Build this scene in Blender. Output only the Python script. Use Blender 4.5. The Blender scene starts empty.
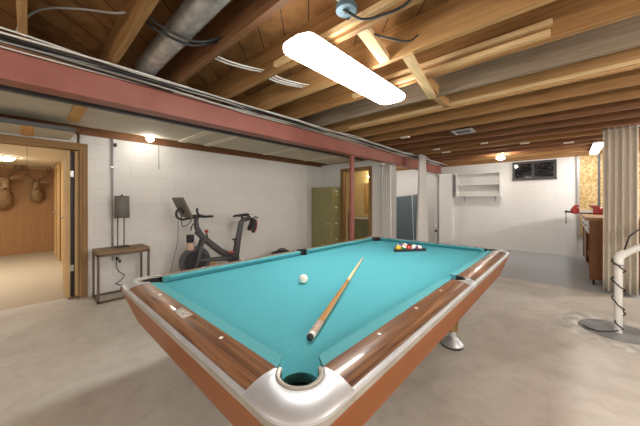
import bpy, bmesh, math, random
from mathutils import Vector, Matrix
random.seed(7)
PI = math.pi
C = bpy.context.scene.collection
sc = bpy.context.scene

# ------------------------------------------------------------------ materials
def mat(name, col, rough=.6, metal=0., spec=.5, emit=None, coat=0.):
    m = bpy.data.materials.new(name); m.use_nodes = True
    b = m.node_tree.nodes['Principled BSDF']
    b.inputs['Base Color'].default_value = (*col, 1)
    b.inputs['Roughness'].default_value = rough
    b.inputs['Metallic'].default_value = metal
    b.inputs['Specular IOR Level'].default_value = spec
    b.inputs['Coat Weight'].default_value = coat
    if emit:
        b.inputs['Emission Color'].default_value = (*emit[0], 1)
        b.inputs['Emission Strength'].default_value = emit[1]
    return m
def N(m, t, **kw):
    n = m.node_tree.nodes.new(t)
    for k, v in kw.items():
        if k in n.inputs: n.inputs[k].default_value = v
        else: setattr(n, k, v)
    return n
def L(m, a, ai, b, bi): m.node_tree.links.new(a.outputs[ai], b.inputs[bi])
def bsdf(m): return m.node_tree.nodes['Principled BSDF']
def coords(m, scale=(1,1,1), rot=(0,0,0)):
    t = N(m, 'ShaderNodeTexCoord'); p = N(m, 'ShaderNodeMapping')
    p.inputs['Scale'].default_value = scale; p.inputs['Rotation'].default_value = rot
    L(m, t, 'Object', p, 'Vector'); return p
def ramp(m, stops):
    r = N(m, 'ShaderNodeValToRGB'); e = r.color_ramp.elements
    while len(e) < len(stops): e.new(.5)
    for i, (p, c) in enumerate(stops): e[i].position = p; e[i].color = (*c, 1)
    return r
def noisy(name, c1, c2, scale=4, rough=.6, stretch=(1,1,1), metal=0., bump=0., detail=6, lo=.3, hi=.7, coat=0., spec=.5, dist=0.):
    m = mat(name, c1, rough, metal, spec, coat=coat)
    p = coords(m, stretch)
    n = N(m, 'ShaderNodeTexNoise'); n.inputs['Scale'].default_value = scale; n.inputs['Detail'].default_value = detail
    n.inputs['Distortion'].default_value = dist
    L(m, p, 'Vector', n, 'Vector')
    r = ramp(m, [(lo, c1), (hi, c2)]); L(m, n, 'Fac', r, 'Fac'); L(m, r, 'Color', bsdf(m), 'Base Color')
    if bump:
        b = N(m, 'ShaderNodeBump'); b.inputs['Strength'].default_value = bump; b.inputs['Distance'].default_value = .01
        L(m, n, 'Fac', b, 'Height'); L(m, b, 'Normal', bsdf(m), 'Normal')
    return m
def wood(name, c1, c2, axis='x', rough=.65, coat=0., scale=1., spec=.3):
    s = {'x': (1.1, 26, 26), 'y': (26, 1.1, 26), 'z': (26, 26, 1.1)}[axis]
    return noisy(name, c1, c2, 1.6*scale, rough, s, coat=coat, spec=spec, dist=1.0, lo=.30, hi=.70)

WHITE = (.80, .79, .77)
def block_wall(name, axis, col=(.78, .775, .76)):
    m = mat(name, col, .7, spec=.3)
    t = N(m, 'ShaderNodeTexCoord'); s = N(m, 'ShaderNodeSeparateXYZ'); c = N(m, 'ShaderNodeCombineXYZ')
    L(m, t, 'Object', s, 'Vector'); L(m, s, 'Y' if axis == 'x' else 'X', c, 'X'); L(m, s, 'Z', c, 'Y')
    b = N(m, 'ShaderNodeTexBrick'); b.offset = .5
    b.inputs['Color1'].default_value = (*col, 1); b.inputs['Color2'].default_value = (col[0]*.975, col[1]*.975, col[2]*.97, 1)
    b.inputs['Mortar'].default_value = (col[0]*.90, col[1]*.90, col[2]*.89, 1)
    b.inputs['Scale'].default_value = 1; b.inputs['Mortar Size'].default_value = .006; b.inputs['Mortar Smooth'].default_value = .8
    b.inputs['Brick Width'].default_value = .41; b.inputs['Row Height'].default_value = .205
    L(m, c, 'Vector', b, 'Vector'); L(m, b, 'Color', bsdf(m), 'Base Color')
    bp = N(m, 'ShaderNodeBump'); bp.inputs['Strength'].default_value = .35; bp.inputs['Distance'].default_value = .006; bp.invert = True
    L(m, b, 'Fac', bp, 'Height'); L(m, bp, 'Normal', bsdf(m), 'Normal')
    return m
def concrete():
    m = mat('concrete', (.5, .47, .43), .5, spec=.35)
    p = coords(m)
    n1 = N(m, 'ShaderNodeTexNoise'); n1.inputs['Scale'].default_value = .9; n1.inputs['Detail'].default_value = 9; n1.inputs['Roughness'].default_value = .62; n1.inputs['Distortion'].default_value = .8
    n2 = N(m, 'ShaderNodeTexNoise'); n2.inputs['Scale'].default_value = 5; n2.inputs['Detail'].default_value = 8; n2.inputs['Roughness'].default_value = .65; n2.inputs['Distortion'].default_value = 1.2
    L(m, p, 'Vector', n1, 'Vector'); L(m, p, 'Vector', n2, 'Vector')
    r1 = ramp(m, [(.3, (.46, .42, .36)), (.5, (.59, .55, .49)), (.72, (.69, .66, .605))]); L(m, n1, 'Fac', r1, 'Fac')
    r2 = ramp(m, [(.3, (.80, .79, .78)), (.55, (1, 1, 1))]); L(m, n2, 'Fac', r2, 'Fac')
    mx = N(m, 'ShaderNodeMix', data_type='RGBA', blend_type='MULTIPLY'); mx.inputs[0].default_value = .7
    L(m, r1, 'Color', mx, 6); L(m, r2, 'Color', mx, 7)
    # grey-blue paint on the far part of the slab (y beyond about 5.4 m), ragged edge
    s = N(m, 'ShaderNodeSeparateXYZ'); L(m, p, 'Vector', s, 'Vector')
    a = N(m, 'ShaderNodeMath', operation='MULTIPLY_ADD'); a.inputs[1].default_value = .35
    L(m, n1, 'Fac', a, 0); L(m, s, 'Y', a, 2)
    st = N(m, 'ShaderNodeMapRange'); st.inputs['From Min'].default_value = 5.52; st.inputs['From Max'].default_value = 5.62
    L(m, a, 0, st, 'Value')
    mp = N(m, 'ShaderNodeMix', data_type='RGBA'); L(m, st, 'Result', mp, 0); L(m, mx, 2, mp, 6)
    mp.inputs[7].default_value = (.37, .385, .40, 1)
    L(m, mp, 2, bsdf(m), 'Base Color')
    bp = N(m, 'ShaderNodeBump'); bp.inputs['Strength'].default_value = .12; bp.inputs['Distance'].default_value = .006
    L(m, n2, 'Fac', bp, 'Height'); L(m, bp, 'Normal', bsdf(m), 'Normal')
    return m
def deck():
    m = mat('deck_boards', (.3, .15, .06), .75, spec=.2)
    p = coords(m, (1,1,1), (0, 0, PI/4))
    b = N(m, 'ShaderNodeTexBrick'); b.inputs['Scale'].default_value = 1; b.inputs['Brick Width'].default_value = 3.1; b.inputs['Row Height'].default_value = .19
    b.inputs['Mortar Size'].default_value = .004; b.inputs['Color1'].default_value = (.34, .175, .065, 1); b.inputs['Color2'].default_value = (.24, .115, .042, 1); b.inputs['Mortar'].default_value = (.04, .02, .01, 1)
    L(m, p, 'Vector', b, 'Vector')
    n = N(m, 'ShaderNodeTexNoise'); n.inputs['Scale'].default_value = 6; n.inputs['Detail'].default_value = 6
    L(m, p, 'Vector', n, 'Vector'); r = ramp(m, [(.3, (.55, .5, .45)), (.7, (1.1, 1.1, 1.1))]); L(m, n, 'Fac', r, 'Fac')
    mx = N(m, 'ShaderNodeMix', data_type='RGBA', blend_type='MULTIPLY'); mx.inputs[0].default_value = 1
    L(m, b, 'Color', mx, 6); L(m, r, 'Color', mx, 7); L(m, mx, 2, bsdf(m), 'Base Color')
    return m
def tiles(name, col, line, size):
    m = mat(name, col, .8)
    p = coords(m)
    b = N(m, 'ShaderNodeTexBrick'); b.offset = 0; b.inputs['Scale'].default_value = 1; b.inputs['Brick Width'].default_value = size*2; b.inputs['Row Height'].default_value = size
    b.inputs['Mortar Size'].default_value = .008; b.inputs['Color1'].default_value = (*col, 1); b.inputs['Color2'].default_value = (*col, 1); b.inputs['Mortar'].default_value = (*line, 1)
    L(m, p, 'Vector', b, 'Vector'); L(m, b, 'Color', bsdf(m), 'Base Color'); return m

M = dict(
 block_x=block_wall('white_block_x', 'x'), block_y=block_wall('white_block_y', 'y'),
 white=mat('white_paint', (.78, .775, .76), .6), concrete=concrete(), deck=deck(),
 joist=wood('joist_brown', (.235, .115, .040), (.40, .22, .084), 'x'),
 joist2=wood('joist_tan', (.36, .19, .072), (.54, .32, .135), 'x'),
 joist_g=wood('joist_grey', (.20, .145, .095), (.31, .24, .17), 'x'),
 joist3=wood('joist_dark', (.16, .070, .030), (.27, .125, .055), 'x'),
 lumber=wood('fresh_lumber_x', (.55, .36, .17), (.72, .52, .29), 'x'),
 lumber_y=wood('fresh_lumber_y', (.55, .36, .17), (.72, .52, .29), 'y'),
 pale=wood('pale_batten', (.66, .60, .47), (.78, .72, .60), 'x'),
 stud=wood('orange_stud', (.55, .28, .08), (.70, .42, .15), 'x'),
 oak=wood('door_oak', (.22, .12, .05), (.36, .22, .10), 'z'),
 oak_y=wood('door_oak_y', (.22, .12, .05), (.36, .22, .10), 'y'),
 pine=wood('pine_trim', (.50, .33, .15), (.64, .45, .23), 'z'),
 panel=wood('veneer_panel', (.37, .20, .085), (.43, .245, .11), 'z', rough=.5, scale=.5),
 gyp=noisy('gypsum_board', (.52, .475, .38), (.60, .55, .45), 3, .85),
 red=noisy('red_oxide_steel', (.29, .095, .070), (.37, .135, .105), 3, .5),
 redpost=noisy('red_oxide_post', (.29, .085, .06), (.36, .12, .09), 3, .4),
 cloth=noisy('teal_cloth', (.085, .375, .44), (.098, .405, .47), 60, .95, spec=.1),
 cloth_c=noisy('teal_cushion_cloth', (.105, .375, .42), (.118, .40, .445), 60, .95, spec=.1),
 rosewood_y=wood('rosewood_y', (.060, .025, .014), (.34, .165, .078), 'y', scale=1.2, rough=.30, coat=.4, spec=.5),
 rosewood_x=wood('rosewood_x', (.060, .025, .014), (.34, .165, .078), 'x', scale=1.2, rough=.30, coat=.4, spec=.5),
 alu=noisy('brushed_aluminium', (.60, .62, .65), (.70, .72, .75), 8, .45, metal=.7, detail=3),
 alu_d=noisy('dull_aluminium', (.40, .37, .32), (.52, .49, .43), 10, .45, metal=.5),
 apron_y=wood('orange_walnut_y', (.235, .066, .010), (.315, .098, .018), 'y', rough=.4, scale=1.5),
 apron_x=wood('orange_walnut_x', (.235, .066, .010), (.315, .098, .018), 'x', rough=.4, scale=1.5),
 rubber=mat('black_rubber', (.018, .018, .02), .55), black=mat('black_plastic', (.022, .022, .024), .4),
 blackmetal=mat('black_metal', (.035, .034, .034), .45, .3), grey=mat('dark_grey', (.085, .085, .09), .5),
 screen=noisy('screen_back', (.115, .098, .075), (.15, .13, .10), 4, .45), redp=mat('red_plastic', (.45, .05, .05), .4),
 pink=mat('pale_pink_plastic', (.62, .42, .36), .5), ivory=mat('ivory_ball', (.85, .82, .74), .12, coat=.5),
 curtain=noisy('beige_linen', (.66, .60, .50), (.73, .67, .57), 30, .9, spec=.1),
 wcurtain=noisy('white_linen', (.74, .73, .70), (.80, .79, .77), 30, .9, spec=.1),
 olive=noisy('olive_enamel', (.27, .255, .105), (.30, .285, .125), 3, .4), olive_d=mat('olive_dark', (.10, .105, .045), .5),
 slate=noisy('slate_blue', (.082, .115, .135), (.10, .135, .155), 4, .45), lightline=mat('pale_line', (.62, .64, .64), .5),
 pvc=noisy('white_pvc', (.76, .75, .71), (.82, .81, .78), 5, .35), darkline=mat('dark_joint', (.2, .2, .19), .6),
 galv=noisy('galvanised', (.36, .37, .37), (.66, .67, .66), 14, .38, metal=.75, detail=4), jbox=mat('blue_grey_box', (.13, .21, .26), .55, .1),
 cablew=mat('white_cable', (.66, .65, .61), .5), cableb=mat('black_cable', (.02, .02, .022), .5), cableg=mat('grey_cable', (.33, .33, .33), .5),
 osb=noisy('osb', (.40, .26, .10), (.64, .48, .24), 22, .8, (1, 1, 1), detail=3, lo=.38, hi=.62), vise=noisy('red_enamel', (.52, .018, .015), (.62, .03, .022), 4, .3, coat=.4),
 steel=mat('worn_steel', (.5, .5, .5), .35, .9), bench=wood('bench_walnut', (.17, .065, .022), (.25, .105, .04), 'z', rough=.45), bench_top=wood('bench_top', (.28, .15, .065), (.36, .21, .10), 'y', rough=.5),
 tabletop=wood('side_table_wood', (.20, .125, .07), (.34, .225, .135), 'y', rough=.6), bronze=mat('bronze_metal', (.14, .10, .07), .5, .2),
 meshshade=noisy('mesh_shade', (.10, .095, .085), (.24, .225, .20), 1, .6, (90, 90, 220), detail=1, lo=.4, hi=.6), carpet=noisy('beige_carpet', (.44, .38, .29), (.50, .44, .34), 40, .95),
 tile=tiles('ceiling_tile', (.80, .76, .66), (.55, .5, .4), .6), fur=noisy('deer_fur', (.27, .18, .10), (.42, .30, .17), 14, .9), furw=mat('pale_fur', (.55, .43, .29), .9),
 antler=noisy('antler', (.16, .10, .055), (.30, .21, .12), 20, .6), eye=mat('eye', (.01, .008, .006), .1),
 cream=mat('cream_paint', (.75, .66, .40), .6), mirror=mat('mirror', (.8, .8, .78), .05, 1.), glass=noisy('night_glass', (.012, .014, .016), (.09, .09, .09), 6, .06, (1, 1, 2.5), lo=.5, hi=.75, dist=1.5),
 frame=mat('dark_frame', (.05, .045, .045), .5), sump=noisy('sump_lid', (.14, .14, .145), (.33, .335, .34), 4, .7), collar=noisy('rough_concrete', (.38, .35, .31), (.74, .71, .66), 9, .9, bump=.8),
 chalk=mat('white_inlay', (.85, .84, .8), .3), nameplate=noisy('nameplate', (.25, .23, .2), (.75, .72, .66), 60, .35, metal=.3, detail=2),
 maple=wood('maple_shaft', (.72, .55, .30), (.82, .66, .42), 'z', rough=.3), cuebutt=wood('cue_butt', (.40, .19, .06), (.52, .28, .10), 'z', rough=.25, coat=.4), wrap=noisy('cue_wrap', (.30, .20, .15), (.55, .42, .34), 60, .6),
 socket=mat('porcelain', (.8, .78, .72), .3), shelf=mat('white_shelf', (.72, .71, .69), .5), vanity=noisy('olive_vanity', (.19, .19, .09), (.23, .23, .115), 4, .5),
 plate=mat('outlet_plate', (.74, .72, .67), .4), outfit=mat('shoe_black', (.03, .03, .032), .6), bagm=noisy('black_fabric', (.02, .02, .022), (.05, .05, .055), 20, .8),
)
def lamp_mat(name, col, s): return mat(name, (.9, .9, .9), .5, emit=(col, s))
M['led'] = lamp_mat('led_diffuser', (1, .965, .91), 17)
M['bulb'] = lamp_mat('bulb_glow', (1, .93, .82), 40)
M['bulb2'] = lamp_mat('bulb_glow_far', (1, .93, .82), 75)
M['tube'] = lamp_mat('shop_light_glow', (1, .97, .93), 20)
M['farlamp'] = lamp_mat('far_room_glow', (1, .86, .64), 30)
M['bathlamp'] = lamp_mat('vanity_glow', (1, .82, .5), 22)

# ------------------------------------------------------------------ mesh helpers
def box(bm, x0, x1, y0, y1, z0, z1):
    v = [bm.verts.new(p) for p in ((x0,y0,z0),(x1,y0,z0),(x1,y1,z0),(x0,y1,z0),(x0,y0,z1),(x1,y0,z1),(x1,y1,z1),(x0,y1,z1))]
    for f in ((3,2,1,0),(4,5,6,7),(0,1,5,4),(1,2,6,5),(2,3,7,6),(3,0,4,7)): bm.faces.new([v[i] for i in f])
    return v
def frame_dirs(d):
    d = Vector(d).normalized(); u = Vector((0, 0, 1)) if abs(d.z) < .9 else Vector((1, 0, 0))
    a = d.cross(u).normalized(); return a, d.cross(a).normalized()
def tube(bm, pts, r, n=8, caps=True, up=None):
    """round tube through pts; r is a number or one radius per point"""
    pts = [Vector(p) for p in pts]; rings = []
    rs = r if isinstance(r, (list, tuple)) else [r]*len(pts)
    a = None
    for i, p in enumerate(pts):
        d = (pts[min(i+1, len(pts)-1)] - pts[max(i-1, 0)]).normalized()
        if a is None: a, b = frame_dirs(d)
        else:
            a = (a - d*a.dot(d)).normalized(); b = d.cross(a)
        rr = rs[i]; rx, ry = rr if isinstance(rr, tuple) else (rr, rr)
        rings.append([bm.verts.new(p + a*math.cos(2*PI*k/n)*rx + b*math.sin(2*PI*k/n)*ry) for k in range(n)])
    for i in range(len(rings)-1):
        for k in range(n): bm.faces.new((rings[i][k], rings[i][(k+1)%n], rings[i+1][(k+1)%n], rings[i+1][k]))
    if caps: bm.faces.new(rings[0][::-1]); bm.faces.new(rings[-1])
def lathe(bm, prof, c=(0,0,0), n=24, axis='z'):
    rings = []
    for (r, z) in prof:
        rg = []
        for k in range(n):
            a = 2*PI*k/n; x, y = r*math.cos(a), r*math.sin(a)
            p = {'z': (x, y, z), 'x': (z, x, y), 'y': (x, z, -y)}[axis]
            rg.append(bm.verts.new((c[0]+p[0], c[1]+p[1], c[2]+p[2])))
        rings.append(rg)
    for i in range(len(rings)-1):
        for k in range(n): bm.faces.new((rings[i][k], rings[i][(k+1)%n], rings[i+1][(k+1)%n], rings[i+1][k]))
    bm.faces.new(rings[0][::-1]); bm.faces.new(rings[-1])
def sweep(bm, prof, ax, t0, t1, f):
    """profile list (d,z); f(d,z,t)->xyz; two ends may be functions of d"""
    g = lambda t, d: t(d) if callable(t) else t
    A = [bm.verts.new(f(d, z, g(t0, d))) for d, z in prof]; B = [bm.verts.new(f(d, z, g(t1, d))) for d, z in prof]
    n = len(prof)
    for i in range(n): bm.faces.new((A[i], A[(i+1)%n], B[(i+1)%n], B[i]))
    bm.faces.new(A[::-1]); bm.faces.new(B)
def poly(bm, pts, z0, z1):
    A = [bm.verts.new((*p, z0)) for p in pts]; B = [bm.verts.new((*p, z1)) for p in pts]; n = len(pts)
    for i in range(n): bm.faces.new((A[i], A[(i+1)%n], B[(i+1)%n], B[i]))
    bm.faces.new(A[::-1]); bm.faces.new(B)
def obj(name, bm, m, parent=None, smooth=False, bevel=0., loc=None, solid=0., sub=0):
    bmesh.ops.recalc_face_normals(bm, faces=bm.faces)
    me = bpy.data.meshes.new(name); bm.to_mesh(me); bm.free()
    me.materials.append(M[m] if isinstance(m, str) else m)
    o = bpy.data.objects.new(name, me); C.objects.link(o)
    if parent is not None: o.parent = parent
    if loc is not None: o.location = loc
    if smooth: me.polygons.foreach_set('use_smooth', [True]*len(me.polygons))
    if solid: s = o.modifiers.new('s', 'SOLIDIFY'); s.thickness = solid; s.offset = 0
    if bevel: b = o.modifiers.new('b', 'BEVEL'); b.width = bevel; b.segments = 2; b.limit_method = 'ANGLE'
    if sub: s = o.modifiers.new('u', 'SUBSURF'); s.levels = sub; s.render_levels = sub
    if smooth == 'auto': 
        try: me.set_sharp_from_angle(angle=math.radians(35))
        except Exception: pass
    return o
def BM(*boxes):
    bm = bmesh.new()
    for b in boxes: box(bm, *b)
    return bm
def tag(o, label, cat, group=None):
    o['label'] = label; o['category'] = cat
    if group: o['group'] = group
    return o
def thing(name, label, cat, loc=(0,0,0), rz=0, group=None):
    o = bpy.data.objects.new(name, None); C.objects.link(o); o.empty_display_size = .1
    o.location = loc; o.rotation_euler = (0, 0, rz); return tag(o, label, cat, group)
def struct(name, bm, m, parent=None, **k):
    o = obj(name, bm, m, parent, **k)
    if parent is None: o['kind'] = 'structure'
    return o
def T(fn, *a, **k):
    bm = bmesh.new(); fn(bm, *a, **k); return bm

# ------------------------------------------------------------------ setting
W = -4.75; YB = 8.5; YP = 5.2
XR, YN = 2.6, -2.4
struct('floor', BM((-4.87, XR, YN, YB, -.1, 0)), 'concrete')
struct('floor_2', BM((-9.8, -4.87, -2.4, .6, -.1, 0)), 'carpet')
struct('ceiling', BM((-4.9, XR+.1, YN-.1, YB+.1, 2.585, 2.66)), 'deck')
struct('wall_left', BM((W-.12, W, .47, YB, 0, 2.16), (W-.12, W, YN, -.95, 0, 2.16), (W-.12, W, -.95, .44, 1.965, 2.16)), 'block_x')
struct('wall_back', BM((-4.87, .17, YB, YB+.15, 0, 2.30), (.17, XR, YB+.02, YB+.15, 0, 2.30)), 'block_y')
struct('wall_right', BM((XR, XR+.1, YN, YB, 0, 2.585)), 'white')
struct('wall_front', BM((-4.87, XR+.1, YN-.1, YN, 0, 2.585)), 'white')
struct('wall_partition', BM((W, -4.03, YP, YP+.1, 0, 2.2), (-3.24, -2.95, YP, YP+.1, 0, 2.2), (-4.03, -3.24, YP, YP+.1, 2.0, 2.2)), 'block_y')
struct('wall_boxed_chase', BM((-2.80, -2.44, 8.28, YB, 0, 2.06)), 'white')
# top plates and rim boards where joists meet the walls
struct('trim_1', BM((W-.12, W+.02, .44, YB, 2.16, 2.2), (W-.12, W-.02, YN, .44, 2.16, 2.345), (W-.12, W-.02, .44, YB, 2.2, 2.585)), 'joist3')
struct('trim_2', BM((-4.8, XR, YB-.01, YB+.12, 2.30, 2.585)), 'joist')

# far room beyond the doorway
struct('wall_far_room_end', BM((-9.8, -9.7, -2.4, .6, 0, 2.2)), 'panel')
struct('wall_far_room_side', BM((-9.7, -4.88, .485, .57, 0, 2.2)), 'pine')
struct('wall_far_room_near', BM((-9.7, -4.88, -2.4, -2.3, 0, 2.2)), 'panel')
struct('ceiling_far_room', BM((-9.8, -4.88, -2.4, .6, 2.11, 2.16)), 'tile')
struct('baseboard_far', BM((-9.7, -9.685, -2.3, .47, 0, .09)), 'panel')
struct('trim_cove', BM((-9.7, -9.675, -2.3, .47, 2.065, 2.11)), 'pine')

# doorway casing
struct('trim_3', BM((W-.12, W+.02, .465, .55, 0, 2.02)), 'oak', bevel=.004)
struct('trim_4', BM((W-.12, W+.022, -1.05, .55, 1.95, 2.04)), 'oak_y', bevel=.004)
struct('trim_5', BM((W-.12, W+.02, -1.05, -.95, 0, 1.95)), 'oak', bevel=.004)
# folded panels of the sliding/bifold door stacked at the jamb
d = thing('bifold_door', 'tan bifold door folded against right jamb of the wood-cased doorway', 'door', (-5.0, .38, 0))
obj('door_panel', BM((-.30, .21, .047, .083, .02, 1.94)), 'pine', d)
obj('door_panel', BM((-.30, .21, -.035, .001, .02, 1.94)), 'pine', d)
obj('shaded_gap_strip', BM((-.30, .15, .003, .045, .02, 1.94)), 'blackmetal', d)  # black strip standing in for the shaded gap between the folded panels
for z in (.35, 1.6): obj('hinge', BM((.15, .165, .006, .042, z, z+.08)), 'steel', d)
for i, (xa, xb, word) in enumerate(((-6.6, -5.75, 'nearer'), (-8.9, -8.05, 'farther'))):
    d = thing('panel_door', 'pine closet door in side wall of the panelled room, the %s one' % word, 'door', ((xa+xb)/2, .47, 0))
    w = (xb-xa)/2
    obj('door_leaf', BM((-w, w, -.012, 0, .02, 1.98)), 'pine', d)
    obj('casing', BM((w, w+.09, -.035, 0, 0, 2.07), (-w-.09, -w, -.035, 0, 0, 2.07), (-w, w, -.035, 0, 1.98, 2.07)), 'pine', d)
    obj('knob', T(lathe, [(.004, 0), (.012, -.01), (.028, -.045), (.022, -.06), (.002, -.066)], (-w+.08, -.012, 1.0), 14, 'y'), 'steel', d, smooth=True)

# ------------------------------------------------------------------ ceiling structure
ords = 'first second third fourth fifth sixth seventh eighth ninth tenth eleventh twelfth thirteenth fourteenth fifteenth sixteenth seventeenth eighteenth nineteenth twentieth'.split()
jy = [-.02 + .4745*k for k in range(18)]
JB, JT = 2.345, 2.585
tones = ['joist', 'joist2', 'joist', 'joist3']
vis = 0
for k, y in enumerate(jy):
    m = {0: 'joist2', 1: 'joist', 2: 'joist3', 3: 'joist', 4: 'joist2', 5: 'joist', 6: 'joist_g', 7: 'joist2', 8: 'joist'}.get(k, 'joist' if k % 4 == 1 else 'joist3')
    o = obj('ceiling_joist', BM((-4.70, XR, -.021, .021, JB, JT)), m, loc=(0, y, 0))
    tag(o, 'brown wooden ceiling joist crossing the room, %s one away from the camera end' % ords[k], 'joist', 'ceiling joists')

# steel beam, nailer, post
b = thing('steel_beam', 'red oxide painted steel I-beam running across under the joists', 'beam', (-2.87, YN, 0))
Lb = YB - YN
obj('bottom_flange', BM((-.08, .08, .01, Lb, 2.105, 2.122)), 'red', b)
obj('web', BM((-.05, .055, .01, Lb, 2.122, 2.312)), 'red', b)
obj('top_flange', BM((-.08, .08, .01, Lb, 2.312, 2.327)), 'red', b)
tag(obj('nailer_board', BM((-2.955, -2.775, YN+.01, YB, 2.327, 2.344)), 'lumber_y'), 'pale wooden nailer board lying on top of the red beam', 'board')
p = thing('support_post', 'round red steel post holding up the beam behind pool table', 'post', (-2.87, 3.98, 0))
obj('shaft', T(lathe, [(.042, .012), (.042, 2.093)], n=24), 'redpost', p, smooth='auto')
obj('base_plate', BM((-.09, .09, -.09, .09, 0, .012)), 'redpost', p)
obj('cap_plate', BM((-.075, .075, -.09, .09, 2.093, 2.105)), 'redpost', p)

# gypsum ceiling sheets left of the beam
cp = thing('ceiling_panel', 'beige gypsum ceiling sheet between the red beam and white block wall', 'ceiling panel', (-3.9, 1.5, 2.2))
obj('sheet', BM((-.50, .47, -3.6, 3.62, 0, .013)), 'gyp', cp)
obj('edge_trim', BM((.47, .53, -3.6, 3.62, -.012, .02)), 'grey', cp)
cp2 = thing('ceiling_panel', 'lower beige ceiling sheet hung just above the wood-cased doorway', 'ceiling panel', (-4.42, -.8, 2.06))
obj('sheet', BM((-.29, .31, -1.4, 1.17, 0, .014)), 'gyp', cp2)
obj('edge_trim', BM((.31, .325, -1.4, 1.17, -.004, .045)), 'grey', cp2)  # dark strip drawn in place of the shadowed gap between the two sheets
for i, (y0, y1, xa, xb, m, lab) in enumerate((
    (.30, .40, -4.2, -3.45, 'stud', 'short orange wood strip under the gypsum ceiling, nearest doorway'),
    (1.57, 1.67, -4.40, -3.45, 'pale', 'pale wood strip across gypsum ceiling, beside the glowing wall bulb'),
    (1.96, 2.05, -4.40, -3.45, 'pale', 'pale wood strip across gypsum ceiling, middle one above the bike'),
    (3.12, 3.21, -4.40, -3.45, 'pale', 'pale wood strip across gypsum ceiling, between the bike and cabinet'),
    (4.25, 4.33, -4.40, -3.45, 'pale', 'pale wood strip across gypsum ceiling, closest to the green cabinet'))):
    tag(obj('ceiling_batten', BM((xa, xb, y0, y1, 2.188, 2.2)), m), lab, 'batten', 'strips under the gypsum ceiling')
tag(obj('ceiling_batten', BM((-4.68, -4.12, -.05, .05, 2.048, 2.06)), 'stud'), 'orange wood strip under the lower ceiling sheet above the doorway', 'batten', 'strips under the gypsum ceiling')

# blocking and loose lumber between the joists
def J(i): return jy[i]
def block(name, lab, x, i, z0, z1, w=.045, m='lumber_y', ya=None, yb=None):
    y0 = J(i)+.02 if ya is None else ya; y1 = J(i+1)-.02 if yb is None else yb
    tag(obj(name, BM((x-w, x+w, y0, y1, z0, z1)), m), lab, 'blocking', 'blocking between joists')
def strap(lab, x0, y0, x1, y1, z0, z1, w=.045):
    bm = bmesh.new(); A = [bm.verts.new(p) for p in ((x0-w, y0, z0), (x0+w, y0, z0), (x0+w, y0, z1), (x0-w, y0, z1))]; B = [bm.verts.new(p) for p in ((x1-w, y1, z0), (x1+w, y1, z0), (x1+w, y1, z1), (x1-w, y1, z1))]
    for i in range(4): bm.faces.new((A[i], A[(i+1) % 4], B[(i+1) % 4], B[i]))
    bm.faces.new(A[::-1]); bm.faces.new(B); tag(obj('wood_blocking', bm, 'lumber_y'), lab, 'blocking', 'blocking between joists')
strap('pale wood block between joists beside the blue ceiling box', -.945, J(3)+.021, -1.03, J(4)-.021, 2.345, 2.385, .040)
strap('pale wood strap nailed under joists right of the hanging light', -.85, J(4)-.02, -1.01, J(6)-.03, 2.322, 2.345, .036)
block('wood_blocking', 'brown wood block between joists beyond the right end of hanging light', -.98, 5, 2.36, 2.45, .03, 'joist2')
block('wood_blocking', 'brown wood block low between joists near the square ceiling box', -1.02, 6, 2.36, 2.44, .03, 'joist2')
for k, (x, i, ww) in enumerate(((-1.98, 9, .07), (-1.97, 12, .06), (-1.93, 13, .08), (-1.12, 12, .05), (-.57, 13, .07), (.02, 14, .07))):
    pos = ['nearest the post side of the white curtain', 'second in row above the white curtain', 'in the row right above the wall shelf',
           'just beyond the square ceiling box', 'in front of the dark window', 'between the dark window and tube light'][k]
    tag(obj('wood_scrap', BM((x-ww, x+ww, J(i)-.045, J(i)+.03, 2.328, 2.345)), 'pale'), 'small pale wood scrap nailed under far joists, '+pos, 'wood scrap', 'wood scraps under the joists')
def plank(lab, x0, x1, y0, y1, z0, z1, m='lumber'):
    tag(obj('loose_board', BM((x0, x1, y0, y1, z0, z1)), m), lab, 'board', 'loose boards among the joists')
plank('pale narrow board alongside joist right of hanging light, lower of the pair', -1.65, -.08, J(5)-.062, J(5)-.022, 2.36, 2.395)
plank('pale narrow board alongside joist right of hanging light, upper of the pair', -1.65, -.07, J(5)-.056, J(5)-.021, 2.43, 2.465)
plank('pale narrow board alongside joist passing the blue ceiling box', -1.75, -.3, J(3)-.055, J(3)-.021, 2.37, 2.41)
plank('pale narrow board alongside joist left of the hanging light', -2.6, -1.45, J(4)+.021, J(4)+.055, 2.36, 2.40)
plank('long pale board alongside a mid-room joist, beneath the brown one', -2.4, 1.8, J(7)-.06, J(7)-.021, 2.36, 2.395)

# duct
dt = thing('air_duct', 'round galvanised air duct lying between the joists at upper left', 'duct', (0, J(1)+.24, 2.43))
dtb = bmesh.new(); tube(dtb, [(-2.70, 0, 0), (-1.7, 0, 0), (2.59, 0, 0)], .078, 24); obj('pipe', dtb, 'galv', dt, smooth='auto')
for x in (-2.05, -1.3):
    obj('joint_band', T(tube, [(x, 0, 0), (x+.03, 0, 0)], .081, 24), 'galv', dt, smooth='auto')
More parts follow.
